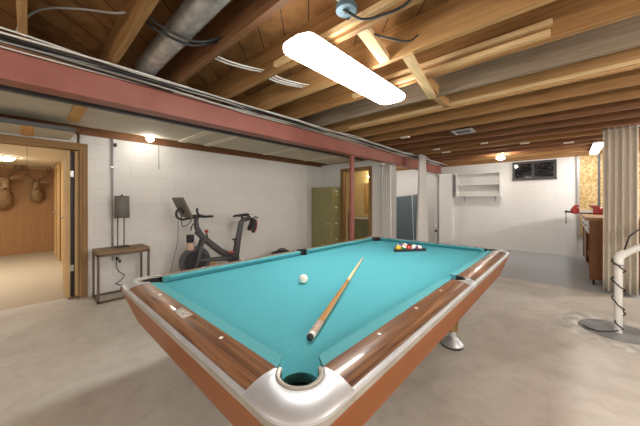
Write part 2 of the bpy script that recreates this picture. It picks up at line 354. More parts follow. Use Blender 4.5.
# cables strapped under the joists along the beam
def wavy(x, z, ph, amp=.02, y0=-2.3, y1=8.3, n=70):
    return [(x + amp*math.sin(1.9*y+ph) + .5*amp*math.sin(5.1*y+2*ph), y, z + .55*amp*math.sin(3.1*y+ph*1.7)) for y in [y0+(y1-y0)*k/n for k in range(n+1)]]
cl = [('cablew', .0075, -2.56, 2.318), ('cablew', .0065, -2.585, 2.330), ('cableb', .0085, -2.61, 2.322), ('cablew', .0065, -2.635, 2.328),
      ('cableb', .009, -2.66, 2.320), ('cableg', .007, -2.69, 2.325), ('cablew', .007, -2.71, 2.314), ('cableb', .007, -2.74, 2.322), ('cablew', .0065, -2.765, 2.312)]
cw = {'cablew': 'white', 'cableb': 'black', 'cableg': 'grey'}
for i, (m, r, x, z) in enumerate(cl):
    o = obj('electrical_cable', T(tube, wavy(x, z, i*1.3, amp=(.008, .024, .012, .028, .008, .026, .012, .02, .012)[i]), r, 6), m, smooth=True)
    tag(o, '%s electrical cable in the bundle strapped along the red beam' % cw[m], 'cable', '%s cables along the beam' % cw[m])
def cable(lab, pts, r, m, grp=None):
    tag(obj('electrical_cable', T(tube, smoothpts(pts), r, 6), m, smooth=True), lab, 'cable', grp)
def smoothpts(pts, k=6):
    P = [Vector(p) for p in pts]; P = [P[0]*2-P[1]] + P + [P[-1]*2-P[-2]]; out = []
    for i in range(1, len(P)-2):
        for s in range(k):
            t = s/k; a, b, c, d = P[i-1], P[i], P[i+1], P[i+2]
            out.append(.5*((2*b) + (c-a)*t + (2*a-5*b+4*c-d)*t*t + (3*b-a-3*c+d)*t*t*t))
    out.append(P[-2]); return out
for j in range(2):
    for i, s in enumerate((0, .04, .085)[:2 if j == 0 else 3]):
        x = (-2.03, -2.0)[j] + s
        cable('white cable strung between two joists %s the hanging light' % ('left of' if j == 0 else 'beside far left corner of'),
          [(x, J(2+j)+.02, 2.40), (x+.02, J(2+j)+.15, 2.385), (x+.05, J(2+j)+.3, 2.388), (x+.06, J(3+j)-.02, 2.41)], .0065, 'cablew', 'white cables %s the hanging light' % ('left of' if j == 0 else 'beside'))
for i in range(2):
    x = -1.95 + .06*i
    cable('black cable crossing beneath the round galvanised duct', [(x, J(1)+.02, 2.42), (x+.05, J(1)+.12, 2.352), (x+.07, J(1)+.3, 2.34), (x+.12, J(2)-.02, 2.41)], .009, 'cableb', 'black cables under the duct')
cable('grey cable looping across the open joist bay at upper left', [(-2.62, -.05, 2.36), (-2.58, -.02, 2.44), (-2.4, .06, 2.47), (-2.2, .20, 2.45), (-2.05, .35, 2.43), (-2.0, .41, 2.44)], .007, 'cableg')
cable('black cord drooping from the joist beside blue ceiling box', [(-1.0, J(3)-.06, 2.41), (-.93, J(3)+.12, 2.37), (-.80, J(3)+.33, 2.36), (-.77, J(4)-.03, 2.44)], .007, 'cableb')
cable('black cord running right from the blue ceiling box', [(-.98, 1.27, 2.42), (-.90, 1.34, 2.36), (-.80, 1.37, 2.345), (-.62, 1.37, 2.338), (-.50, 1.30, 2.41)], .008, 'cableb')
# blue-grey junction box
jb = thing('junction_box', 'round blue-grey metal junction box on the ceiling above the light', 'junction box', (-.975, 1.295, 2.42))
obj('cover', T(lathe, [(.008, -.004), (.060, -.004), (.064, 0), (.064, .025), (.004, .025)], n=24), 'jbox', jb, smooth='auto')
obj('knockout', T(lathe, [(.003, -.012), (.012, -.012), (.012, -.004)], n=14), 'black', jb)
obj('bracket', BM((-.012, .012, -.33, .09, .025, .045)), 'steel', jb)
# square ceiling box with dark centre
vb = thing('ceiling_vent', 'square metal-framed ceiling box with dark centre beneath the joists', 'ceiling vent', (-1.16, J(9)+.24, 2.33))
obj('frame', BM((-.14, .14, -.14, -.10, 0, .014), (-.14, .14, .10, .14, 0, .014), (-.14, -.10, -.10, .10, 0, .014), (.10, .14, -.10, .10, 0, .014)), 'steel', vb)
obj('housing', BM((-.10, .10, -.10, .10, .012, .12)), 'black', vb)
obj('mounting_bar', BM((-.02, .02, -.24, .24, .12, .14)), 'steel', vb)

# ------------------------------------------------------------------ lamps
def roundrect(w, h, r, n=6):
    out = []
    for cx, cy, a0 in ((w-r, h-r, 0), (-w+r, h-r, 90), (-w+r, -h+r, 180), (w-r, -h+r, 270)):
        for k in range(n+1):
            a = math.radians(a0+90*k/n); out.append((cx+r*math.cos(a), cy+r*math.sin(a)))
    return out
def layered(bm, w, h, r, layers):
    rings = [[bm.verts.new((x, y, z)) for x, y in roundrect(w-i, h-i, max(r-i, .004))] for i, z in layers]
    n = len(rings[0])
    for a, b in zip(rings, rings[1:]):
        for k in range(n): bm.faces.new((a[k], a[(k+1)%n], b[(k+1)%n], b[k]))
    bm.faces.new(rings[0][::-1]); bm.faces.new(rings[-1])
lf = thing('ceiling_light', 'long white wraparound light hung from joists above the pool table', 'ceiling light', (-1.24, 1.765, 2.24))
bm = bmesh.new(); layered(bm, .132, .672, .085, [(.010, 0), (.003, .005), (0, .014), (0, .034)]); obj('diffuser', bm, 'led', lf, smooth='auto')
bm = bmesh.new(); layered(bm, .11, .63, .05, [(0, .034), (0, .06)]); obj('housing', bm, 'white', lf)
for y in (-.45, .45): obj('hanger', T(tube, [(0, y, .06), (0, y, .12)], .006, 8), 'steel', lf)
def bulb(name, label, loc, m, pipe=.07):
    t = thing(name, label, 'light bulb', loc)
    obj('bulb', T(lathe, [(.004, -.055), (.03, -.045), (.046, -.02), (.045, 0), (.03, .03), (.018, .045)], n=20), m, t, smooth=True)
    obj('socket', T(lathe, [(.02, .045), (.03, .05), (.05, .085), (.05, .10), (.004, .10)], n=20), 'socket', t, smooth='auto')
    obj('bracket', BM((-.05, .05, -.02, .02, .10, .10+pipe)), 'steel', t)
bulb('bare_bulb', 'bare glowing bulb at the ceiling edge near white block wall', (-4.40, 1.19, 2.18), 'bulb', .01)
t = thing('flat_bulb', 'glowing round bulb in porcelain socket under far joists', 'light bulb', (-1.13, 7.40, 2.27))
obj('bulb', T(lathe, [(.004, -.03), (.07, -.026), (.088, 0), (.07, .026), (.03, .04)], n=24), 'bulb2', t, smooth=True)
obj('socket', T(lathe, [(.03, .04), (.05, .055), (.055, .07), (.004, .072)], n=20), 'socket', t, smooth='auto')
t = thing('shop_light', 'white tube light under the joists left of beige curtain top', 'ceiling light', (.42, 7.55, 2.275))
obj('diffuser', BM((-.06, .06, -.62, .62, 0, .035)), 'tube', t, bevel=.012)
obj('housing', BM((-.07, .07, -.63, .63, .035, .07)), 'white', t)
t = thing('ceiling_light', 'glowing round flush light on ceiling of the panelled room', 'ceiling light', (-7.75, -.30, 2.11))
obj('diffuser', T(lathe, [(.02, -.075), (.11, -.065), (.15, -.02)], n=28), 'farlamp', t, smooth=True)
obj('rim', T(lathe, [(.15, -.02), (.165, -.02), (.165, 0), (.02, 0)], n=28), 'white', t, smooth='auto')

# ------------------------------------------------------------------ pool table
TX, TY = -1.2046, 1.805
pt = thing('pool_table', 'large pool table with teal cloth, rosewood rails and silver corners', 'pool table', (TX, TY, 0))
HW, HL = .635, 1.27
BED = .765
def circ(cx, cy, r, a0, a1, n=16): return [(cx+r*math.cos(math.radians(a0+(a1-a0)*k/n)), cy+r*math.sin(math.radians(a0+(a1-a0)*k/n))) for k in range(n+1)]
# bed outline with pocket cut-outs
bm = bmesh.new(); pts = []
def corner(sx, sy):                   # local corner arc, from the p=.05 line to the q=.05 line
    r, c = .058, .02; e = math.degrees(math.asin(.03/r))
    return [(sx*(HW+p), sy*(HL+q)) for p, q in circ(c, c, r, -90+e, -180-e+0, 12)]
def side(sx):
    r, c = .052, .052; e = math.degrees(math.acos(-.002/r))
    return [(sx*(HW+p), q) for p, q in circ(c, 0, r, 268, 92, 14)]
c1 = corner(1, 1); c2 = corner(-1, 1); c3 = corner(-1, -1); c4 = corner(1, -1)
pts = side(1) + c1 + c2[::-1] + [(x, y) for x, y in side(-1)][::-1] + c3 + c4[::-1]
poly(bm, pts, BED-.03, BED)
obj('playing_surface', bm, 'cloth', pt)
obj('slate_frame', BM((-HW-.06, HW+.06, -HL-.06, -.09, .62, BED-.075), (-HW-.06, HW+.06, .09, HL+.06, .62, BED-.075), (-HW+.05, HW-.05, -.1, .1, .62, BED-.04)), 'black', pt)
cush = [(.0, .800), (.004, .803), (.05, .803), (.05, BED+.001), (.030, BED+.001), (.003, .794)]
rail = [(.05, .803), (.075, .8045), (.100, .8025), (.128, .796), (.147, .788), (.151, .780), (.151, .756), (.05, .756)]
trim = [(.150, .786), (.152, .788), (.159, .786), (.161, .782), (.161, .773), (.151, .773)]
lowt = [(.151, .773), (.1625, .773), (.1625, .757), (.158, .753), (.151, .753)]
fx = lambda s: (lambda d, z, t: (s*(HW+d), t, z))      # long rails
fy = lambda s: (lambda d, z, t: (t, s*(HL+d), z))      # end rails
NC, CAPC = .078, .045
for s in (1, -1):
    for h in (1, -1):
        a = lambda d, h=h: h*(.066 - .012*d/.05); b = lambda d, h=h: h*(HL - NC + (NC-CAPC)*d/.05)
        obj('cushion', T(sweep, cush, None, a, b, fx(s)), 'cloth_c', pt)
        obj('rail', T(sweep, rail, None, h*.056, h*(HL-CAPC), fx(s)), 'rosewood_y', pt, smooth='auto')
        obj('edge_trim', T(sweep, trim, None, h*.056, h*(HL-CAPC), fx(s)), 'alu', pt, smooth='auto'); obj('lower_trim', T(sweep, lowt, None, h*.056, h*(HL-CAPC), fx(s)), 'alu_d', pt)
    a = lambda d: -(HW - NC + (NC-CAPC)*d/.05); b = lambda d: HW - NC + (NC-CAPC)*d/.05
    obj('cushion', T(sweep, cush, None, a, b, fy(s)), 'cloth_c', pt)
    obj('rail', T(sweep, rail, None, -(HW-CAPC), HW-CAPC, fy(s)), 'rosewood_x', pt, smooth='auto')
    obj('edge_trim', T(sweep, trim, None, -(HW-CAPC), HW-CAPC, fy(s)), 'alu', pt, smooth='auto'); obj('lower_trim', T(sweep, lowt, None, -(HW-CAPC), HW-CAPC, fy(s)), 'alu_d', pt)
# corner castings with pocket throat
def cap_path():
    inner = [(-CAPC, .05)] + circ(.024, .024, .066, 158, -68, 22) + [(.05, -CAPC)]
    R = .115; O = .1615
    raw = [(-CAPC, O)] + [(-CAPC+(O-R+CAPC)*k/4, O) for k in range(1, 4)] + circ(O-R, O-R, R, 90, 0, 14) + [(O, O-R-(O-R+CAPC)*k/4) for k in range(1, 4)] + [(O, -CAPC)]
    # resample outer path to the inner count
    n = len(inner); ln = [0]
    for a, b in zip(raw, raw[1:]): ln.append(ln[-1]+math.dist(a, b))
    out = []
    for i in range(n):
        t = ln[-1]*i/(n-1); k = max(j for j in range(len(ln)) if ln[j] <= t+1e-9); k = min(k, len(raw)-2)
        f = (t-ln[k])/(ln[k+1]-ln[k]); out.append((raw[k][0]+(raw[k+1][0]-raw[k][0])*f, raw[k][1]+(raw[k+1][1]-raw[k][1])*f))
    return inner, out
inner, outer = cap_path()
for sx in (1, -1):
    for sy in (1, -1):
        bm = bmesh.new(); rows = []
        lay = [(.02, .802), (.10, .8045), (.40, .8035), (.65, .799), (.84, .7915), (.95, .786), (.995, .782), (.995, .773), (.97, .772)]
        for f, z in lay: rows.append([bm.verts.new((sx*(HW+a[0]+(b[0]-a[0])*f), sy*(HL+a[1]+(b[1]-a[1])*f), z)) for a, b in zip(inner, outer)])
        for r1, r2 in zip(rows, rows[1:]):
            for k in range(len(r1)-1): bm.faces.new((r1[k], r1[k+1], r2[k+1], r2[k]))
        cap = obj('corner_casting', bm, 'alu', pt, smooth='auto')
        bm = bmesh.new(); rows = []
        for f, z in ((.97, .773), (1.004, .773), (1.004, .757), (.98, .753)): rows.append([bm.verts.new((sx*(HW+a[0]+(b[0]-a[0])*f), sy*(HL+a[1]+(b[1]-a[1])*f), z)) for a, b in zip(inner, outer)])
        for r1, r2 in zip(rows, rows[1:]):
            for k in range(len(r1)-1): bm.faces.new((r1[k], r1[k+1], r2[k+1], r2[k]))
        obj('casting_skirt', bm, 'alu_d', cap, smooth='auto')
        bm = bmesh.new(); arc = circ(.024, .024, .066, 158, -68, 22); rr = []
        for dr, z in ((.001, .60), (.001, .799), (-.004, .801), (-.010, .799), (-.012, .60)):
            rr.append([bm.verts.new((sx*(HW+.024+(p-.024)*(1+dr/.066)), sy*(HL+.024+(q-.024)*(1+dr/.066)), z)) for p, q in arc])
        for r1, r2 in zip(rr, rr[1:]):
            for k in range(len(r1)-1): bm.faces.new((r1[k], r1[k+1], r2[k+1], r2[k]))
        lin = obj('pocket_liner', bm, 'rubber', pt, smooth='auto')
        bm = bmesh.new(); rr = []
        for dr, z in ((.001, .799), (.0005, .805), (-.004, .8068), (-.011, .805), (-.012, .797)):
            rr.append([bm.verts.new((sx*(HW+.024+(p-.024)*(1+dr/.066)), sy*(HL+.024+(q-.024)*(1+dr/.066)), z)) for p, q in arc])
        for r1, r2 in zip(rr, rr[1:]):
            for k in range(len(r1)-1): bm.faces.new((r1[k], r1[k+1], r2[k+1], r2[k]))
        obj('pocket_ring', bm, 'alu_d', lin, smooth='auto')
        obj('pocket_cup', T(lathe, [(.062, .735), (.060, .64), (.045, .60), (.01, .59)], (sx*(HW+.02), sy*(HL+.02), 0), 20), 'rubber', pt, smooth=True)
    # side pockets
    bm = bmesh.new(); arc = circ(.054, 0, .054, 100, -100, 18); rr = []
    for dr, z in ((.006, .70), (.006, .802), (.001, .806), (-.004, .803), (-.004, .70)):
        rr.append([bm.verts.new((sx*(HW+.054+(p-.054)*(1+dr/.054)), q*(1+dr/.054), z)) for p, q in arc])
    for r1, r2 in zip(rr, rr[1:]):
        for k in range(len(r1)-1): bm.faces.new((r1[k], r1[k+1], r2[k+1], r2[k]))
    obj('pocket_liner', bm, 'rubber', pt, smooth='auto')
    obj('pocket_cup', T(lathe, [(.050, .735), (.046, .67), (.01, .65)], (sx*(HW+.045), 0, 0), 18), 'rubber', pt, smooth=True)
    bm = bmesh.new(); rows = []
    ia = [(.05, -.056)] + circ(.054, 0, .060, -68, 68, 16) + [(.05, .056)]
    for f, z in ((0, .745), (0, .803), (.4, .802), (.72, .794), (.9, .787), (1, .780), (1, .757), (.96, .754)):
        rows.append([bm.verts.new((sx*(HW+p+(.162-p)*f), q+(math.copysign(min(abs(q*1.0), .056), q)-q)*f if abs(q) < .056 else math.copysign(.056, q), z)) for p, q in ia])
    for r1, r2 in zip(rows, rows[1:]):
        for k in range(len(r1)-1): bm.faces.new((r1[k], r1[k+1], r2[k+1], r2[k]))
    obj('side_casting', bm, 'alu', pt, smooth='auto')
# white inlaid sights
for s in (1, -1):
    for y in (.3175, .635, .9525): 
        for h in (1, -1): obj('sight', T(lathe, [(.002, .8055), (.0075, .8052), (.0075, .797)], (s*(HW+.075), h*y, 0), 12), 'chalk', pt)
    for x in (-.3175, .3175) + ((0,) if s > 0 else ()): obj('sight', T(lathe, [(.002, .8055), (.0075, .8052), (.0075, .797)], (x, s*(HL+.078), 0), 12), 'chalk', pt)
obj('nameplate', BM((-.052, .052, -HL-.108, -HL-.066, .80, .8065)), 'nameplate', pt, bevel=.001)
# apron: four tapering boards
def apron(name, m, long, s):
    t0, t1, b0, b1 = .155, .757, .082, .55; th = .025
    bm = bmesh.new()
    def ring(d, z): 
        a, b = HW+d, HL+d
        return [(s*a, -b, z), (s*a, b, z)] if long else [(-a, s*b, z), (a, s*b, z)]
    rings = [ring(t0, t1), ring(b0, b1), ring(b0-th, b1), ring(t0-th, t1)]
    V = [[bm.verts.new(p) for p in r] for r in rings]
    for i in range(4): bm.faces.new((V[i][0], V[i][1], V[(i+1) % 4][1], V[(i+1) % 4][0]))
    bm.faces.new([v[0] for v in V]); bm.faces.new([v[1] for v in V][::-1])
    obj('apron_board', bm, m, pt)
for s in (1, -1): apron('a', 'apron_y', True, s); apron('a', 'apron_x', False, s)
obj('under_frame', BM((-HW+.02, HW-.02, -HL+.05, HL-.05, .552, .62)), 'black', pt)
for sx in (1, -1):
    for sy in (1, -1):
        x, y = sx*.455, sy*.745
        lg = obj('leg', T(tube, [(x, y, .56), (x, y, .30), (x, y, .13)], [.060, .058, .042], 4), 'oak', pt)
        obj('foot', T(lathe, [(.088, .014), (.090, .024), (.080, .038), (.050, .064), (.030, .085), (.028, .14), (.004, .14)], (x, y, 0), 28), 'alu', lg, smooth='auto')
        obj('foot_pad', T(lathe, [(.088, 0), (.090, .014), (.004, .014)], (x, y, 0), 24), 'rubber', lg)

# cue, cue ball, rack and balls
A = Vector((-.695, .705, BED+.0155)); Bq = Vector((-1.345, 2.035, BED+.0075))
ln = (Bq-A).length
cue = thing('pool_cue', 'wooden two-tone cue stick lying across the teal cloth', 'cue stick', A)
cue.rotation_mode = 'QUATERNION'; cue.rotation_quaternion = (Bq-A).to_track_quat('Z', 'Y')
obj('bumper', T(lathe, [(.006, -.014), (.012, -.010), (.0135, 0)], n=16), 'rubber', cue, smooth=True)
obj('butt_ring', T(lathe, [(.0148, 0), (.0148, .02)], n=16), 'ivory', cue, smooth='auto')
obj('butt', T(lathe, [(.0148, .02), (.0145, .12)], n=16), 'wrap', cue, smooth='auto')
obj('forearm', T(lathe, [(.0145, .12), (.0135, .30), (.0108, .74)], n=16), 'cuebutt', cue, smooth='auto')
obj('shaft', T(lathe, [(.0108, .74), (.0085, 1.1), (.0066, ln-.03)], n=16), 'maple', cue, smooth='auto')
obj('ferrule', T(lathe, [(.0066, ln-.03), (.0065, ln-.008)], n=14), 'ivory', cue, smooth='auto')
obj('tip', T(lathe, [(.0064, ln-.008), (.005, ln)], n=14), 'jbox', cue, smooth='auto')
BR = .0286
def sphere(bm, r=BR): bmesh.ops.create_uvsphere(bm, u_segments=24, v_segments=14, radius=r)
tag(obj('cue_ball', T(sphere), 'ivory', loc=(-1.215, 1.17, BED+BR), smooth=True), 'plain ivory cue ball alone on the cloth left of the cue', 'ball')
cols = {'yellow': (.75, .47, .03), 'blue': (.03, .06, .42), 'red': (.62, .05, .05), 'purple': (.13, .05, .27), 'orange': (.80, .25, .04), 'green': (.02, .22, .10), 'maroon': (.28, .03, .04), 'black': (.015, .015, .016)}
def ball_mat(name, striped):
    c = cols[name]; m = mat('ball_%s_%s' % (name, striped), c, .1, coat=.6)
    t = N(m, 'ShaderNodeTexCoord'); s = N(m, 'ShaderNodeSeparateXYZ'); L(m, t, 'Object', s, 'Vector')
    if striped:
        ab = N(m, 'ShaderNodeMath', operation='ABSOLUTE'); L(m, s, 'Z', ab, 0)
        g = N(m, 'ShaderNodeMath', operation='GREATER_THAN'); g.inputs[1].default_value = .0155; L(m, ab, 0, g, 0)
    else:
        g = N(m, 'ShaderNodeMath', operation='GREATER_THAN'); g.inputs[1].default_value = .0258; L(m, s, 'Y', g, 0)
    mx = N(m, 'ShaderNodeMix', data_type='RGBA'); L(m, g, 0, mx, 0); mx.inputs[6].default_value = (*c, 1); mx.inputs[7].default_value = (.85, .82, .76, 1)
    L(m, mx, 2, bsdf(m), 'Base Color'); return m
# triangle: corner P0 towards the left end of the camera-side edge, P1 its right end, P2 behind
P0 = Vector((-1.285, 2.495)); P1 = Vector((-1.055, 2.785))
e1 = (P1-P0).normalized(); e2 = Vector((e1.x*.5 - e1.y*math.sqrt(3)/2, e1.x*math.sqrt(3)/2 + e1.y*.5))
cen = P0 + (e1+e2)*((P1-P0).length/3)
sp = 2*BR*1.003; org = cen - (e1+e2)*(4*sp/3)
order = [['yellow', 0], ['green', 1], ['red', 0], ['blue', 1], ['red', 1], ['yellow', 1], ['orange', 0], ['black', 0], ['purple', 1], ['blue', 0], ['orange', 1], ['maroon', 0], ['purple', 0], ['maroon', 1], ['green', 0]]
idx = 0
for r in range(5):
    for c in range(5-r):
        nm, st = order[idx]; idx += 1
        p = org + e1*(c*sp) + e2*(r*sp)
        o = obj('billiard_ball', T(sphere), ball_mat(nm, st), loc=(p.x, p.y, BED+BR), smooth=True)
        o.rotation_euler = (random.uniform(.2, 1.2), random.uniform(-.5, .8), random.uniform(0, 3))
        tag(o, '%s %s pool ball in the black rack, %s row from the camera' % (nm, 'striped' if st else 'solid', ords[r]), 'ball', 'racked pool balls')
bm = bmesh.new()
def tri(k, rad):
    V = [org - (e1+e2)*k, org + e1*4*sp + (e1*2-e2)*k, org + e2*4*sp + (e2*2-e1)*k]; out = []
    for i in range(3):
        c = V[i]; a = (V[i-1]-c).normalized(); b = (V[(i+1) % 3]-c).normalized()
        s, e = c + a*rad, c + b*rad
        for q in range(7):
            t = q/6; out.append((1-t)**2*s + 2*t*(1-t)*c + t*t*e)
    return out
o_, i_ = tri(.031+.022, .055), tri(.031+.0045, .042)
rows = [[bm.verts.new((p.x, p.y, z)) for p in P] for P, z in ((i_, BED+.001), (i_, BED+.027), (o_, BED+.027), (o_, BED+.001))]
n = len(o_)
for i in range(4):
    for k in range(n): bm.faces.new((rows[i][k], rows[i][(k+1) % n], rows[(i+1) % 4][(k+1) % n], rows[(i+1) % 4][k]))
tag(obj('ball_rack', bm, 'black'), 'black plastic triangle rack around the balls on teal cloth', 'rack')

# ------------------------------------------------------------------ side table, lamp, outlet, conduit
stb = thing('side_table', 'small dark wood side table with metal frame against the block wall', 'side table', (-4.47, .87, 0))
hx, hy, tz = .19, .285, .61
obj('tabletop', BM((-hx, hx, -hy, hy, tz, tz+.035)), 'tabletop', stb, bevel=.004)
for sx in (1, -1):
    for sy in (1, -1): obj('leg', BM(tuple(sorted((sx*hx, sx*(hx-.025)))) + tuple(sorted((sy*hy, sy*(hy-.025)))) + (0, tz)), 'bronze', stb)
obj('top_rail', BM((-hx, hx, -hy, -hy+.025, tz-.03, tz), (-hx, hx, hy-.025, hy, tz-.03, tz), (hx-.025, hx, -hy, hy, tz-.03, tz)), 'bronze', stb)
obj('floor_rail', BM((-hx, hx, -hy+.001, -hy+.024, 0, .024), (-hx, hx, hy-.024, hy-.001, 0, .024), (hx-.024, hx-.001, -hy, hy, 0, .024), (-hx+.001, -hx+.024, -hy, hy, 0, .024)), 'bronze', stb)
lz = tz+.035
lp = thing('table_lamp', 'slim dark metal lamp with mesh drum shade on side table', 'lamp', (-4.55, .89, lz))
obj('base', BM((-.06, .06, -.085, .085, 0, .015)), 'blackmetal', lp, bevel=.003)
obj('stem', BM((-.008, .008, -.055, -.043, .015, .47), (-.008, .008, .018, .030, .015, .47), (-.008, .008, -.055, .030, .46, .472)), 'bronze', lp)
bm = bmesh.new(); 
rings = [[bm.verts.new((r*math.cos(2*PI*k/28), r*math.sin(2*PI*k/28), z)) for k in range(28)] for r, z in ((.085, .41), (.080, .70))]
for k in range(28): bm.faces.new((rings[0][k], rings[0][(k+1) % 28], rings[1][(k+1) % 28], rings[1][k]))
sh = obj('lamp_shade', bm, 'meshshade', lp, smooth=True, solid=.004)
obj('shade_ring', T(lathe, [(.082, .405), (.088, .405), (.088, .414), (.082, .414)], n=28), 'blackmetal', sh)
obj('shade_ring', T(lathe, [(.077, .696), (.083, .696), (.083, .704), (.077, .704)], n=28), 'blackmetal', sh)
obj('finial', T(lathe, [(.004, .70), (.012, .715), (.004, .73)], n=12), 'blackmetal', lp)
ot = thing('wall_outlet', 'wall outlet with black plugs behind the side table', 'outlet', (W+.001, .88, .44))
obj('plate', BM((0, .006, -.04, .04, -.06, .06)), 'plate', ot, bevel=.001)
obj('plug', BM((.006, .05, -.03, .005, .0, .04)), 'black', ot, bevel=.004); obj('plug', BM((.006, .045, .005, .03, -.04, -.005)), 'black', ot, bevel=.004)
obj('power_cord', T(tube, smoothpts([(-4.71, .86, .45), (-4.67, .85, .36), (-4.66, .88, .28), (-4.67, .94, .22), (-4.68, .90, .15), (-4.66, .84, .12), (-4.64, .90, .09)]), .006, 6), 'black', ot, smooth=True, loc=(-W-.001, -.88, -.44))
tag(obj('power_adapter', BM((-4.69, -4.60, .93, 1.04, .0, .05)), 'black', bevel=.008), 'black power adapter block on floor beneath the side table', 'adapter')
cd = thing('wall_conduit', 'thin grey conduit running up the block wall above the lamp', 'conduit', (W+.018, .815, 0))
obj('pipe', T(tube, [(0, 0, .44), (0, 0, 2.16)], .011, 10), 'cableg', cd, smooth=True)
for z in (1.2, 1.75): obj('strap', BM((-.017, .013, -.025, .025, z, z+.015)), 'steel', cd)
obj('clamp', BM((-.015, .02, .015, .05, 2.05, 2.10)), 'black', cd, bevel=.006)
tag(obj('wall_cable', T(tube, [(W+.006, 1.405, 2.15), (W+.006, 1.407, 1.78)], .005, 6), 'cableg', smooth=True), 'short grey cable hanging down block wall under the bare bulb', 'cable')

# ------------------------------------------------------------------ exercise bike  (side view: local y towards the saddle, z up)
bk = thing('exercise_bike', 'black stationary exercise bike with tablet screen against the white wall', 'exercise bike', (-4.28, 0, 0))
def bt(name, pts, r, m='grey', par=None, n=10, **k): return obj(name, T(tube, pts, r, n), m, par or bk, smooth=True, **k)
fwz, fwy = .335, 1.775
fwl = obj('flywheel', T(lathe, [(.03, -.022), (.17, -.018), (.225, -.03), (.235, -.02), (.235, .02), (.225, .03), (.17, .018), (.03, .022)], (0, fwy, fwz), 36, 'x'), 'grey', bk, smooth='auto')
obj('hub', T(lathe, [(.01, -.05), (.03, -.045), (.03, .045), (.01, .05)], (0, fwy, fwz), 20, 'x'), 'blackmetal', fwl, smooth='auto')
obj('flywheel_guard', T(lathe, [(.10, .03), (.165, .034), (.165, .04), (.10, .04)], (0, fwy, fwz), 30, 'x'), 'black', fwl, smooth='auto')
bt('main_frame', [(0, 1.80, .80), (0, 1.98, .62), (0, 2.2, .43), (0, 2.40, .32), (0, 2.5, .27)], [(.055, .045), (.065, .05), (.072, .055), (.085, .06), (.07, .06)])
for s in (1, -1): bt('fork', [(s*.035, 1.90, .70), (s*.055, 1.84, .52), (s*.06, fwy+.02, fwz), (s*.06, 1.66, .09)], [.028, .03, .026, .022])
bt('front_foot', [(-.27, 1.60, .045), (.27, 1.60, .045)], .035, 'black'); bt('rear_foot', [(-.27, 2.78, .045), (.27, 2.78, .045)], .035, 'black')
bt('base_tube', [(0, 1.62, .10), (0, 1.75, .10)], .03, 'grey')
bt('rear_stay', [(0, 2.42, .28), (0, 2.6, .17), (0, 2.77, .07)], [(.05, .045), (.045, .04), .035])
bt('chain_stay', [(.05, fwy+.03, fwz+.02), (.05, 2.1, .33), (.05, 2.45, .30)], [.025, .035, .05])
bt('seat_tube', [(0, 2.46, .27), (0, 2.50, .50), (0, 2.555, .78), (0, 2.58, .90), (0, 2.62, .945), (0, 2.74, .955)], [(.065, .06), (.058, .05), (.052, .043), (.048, .042), (.042, .036), (.036, .03)])
bt('seat_clamp', [(0, 2.60, .94), (0, 2.60, 1.0)], .02, 'black')
# saddle: narrow nose forward, wide rear
bm = bmesh.new()
tube(bm, [(0, 2.42, 1.01), (0, 2.47, 1.022), (0, 2.56, 1.022), (0, 2.64, 1.03), (0, 2.70, 1.032), (0, 2.725, 1.03)], [(.012, .012), (.025, .020), (.035, .024), (.075, .028), (.085, .026), (.06, .015)], 14)
obj('saddle', bm, 'black', bk, smooth=True)
for z0 in (.56,): bt('adjust_lever', [(.04, 2.47, .52), (.05, 2.43, .56), (.05, 2.42, .62)], .01, 'black'); obj('lever_grip', BM((.035, .065, 2.38, 2.46, .61, .635)), 'black', bk, bevel=.005)
# handlebar post, bars, knob, bottle
bt('handlebar_post', [(0, 1.88, .72), (0, 1.80, .86), (0, 1.79, .97), (0, 1.81, 1.03)], [(.05, .045), (.045, .04), .032, .03])
bt('handlebar', smoothpts([(-.20, 1.72, 1.17), (-.22, 1.72, 1.10), (-.22, 1.78, 1.045), (-.20, 1.94, 1.04), (-.16, 1.96, 1.04), (-.05, 1.84, 1.035), (.05, 1.84, 1.035), (.16, 1.96, 1.04), (.20, 1.94, 1.04), (.22, 1.78, 1.045), (.22, 1.72, 1.10), (.20, 1.72, 1.17)]), .017, 'black')
bt('height_lever', [(.03, 1.80, .90), (.06, 1.72, .93), (.06, 1.69, .87), (.06, 1.69, .83)], .009, 'black')
kn = bt('resistance_stem', [(0, 1.98, .63), (0, 1.955, .76)], .012, 'black'); obj('resistance_knob', T(sphere, .03), 'redp', kn, loc=(0, 1.955, .79), smooth=True)
obj('bottle_holder', T(lathe, [(.045, .64), (.055, .66), (.055, .76), (.02, .76)], (0, 1.70, 0), 16), 'black', bk, smooth='auto')
obj('water_bottle', T(lathe, [(.045, .52), (.060, .54), (.060, .635), (.03, .64)], (0, 1.70, 0), 16), 'pink', bk, smooth='auto')
# tablet on a curved arm
bt('screen_arm', smoothpts([(0, 1.77, 1.02), (0, 1.66, 1.01), (0, 1.58, 1.00), (0, 1.51, 1.04), (0, 1.505, 1.12), (0, 1.555, 1.17)]), .017, 'black')
scr = bmesh.new(); box(scr, -.20, .20, -.017, .017, -.165, .165)
so = obj('tablet_screen', scr, 'screen', bk, bevel=.008); so.location = (0, 1.585, 1.18); so.rotation_euler = (math.radians(25), 0, 0)
obj('glass_face', BM((-.185, .185, .0171, .019, -.15, .15)), 'black', so)
obj('mount_hub', T(lathe, [(.045, -.045), (.05, -.03), (.05, -.017)], (0, 0, -.04), 20, 'y'), 'black', so, smooth='auto')
bt('sensor_cable', smoothpts([(.02, 1.56, 1.05), (.02, 1.58, .90), (.02, 1.67, .93), (.02, 1.72, 1.0)]), .006, 'black')
cr = obj('crank', T(lathe, [(.02, -.07), (.085, -.068), (.09, -.05), (.09, .05), (.085, .068), (.02, .07)], (0, 2.40, .30), 28, 'x'), 'black', bk, smooth='auto')
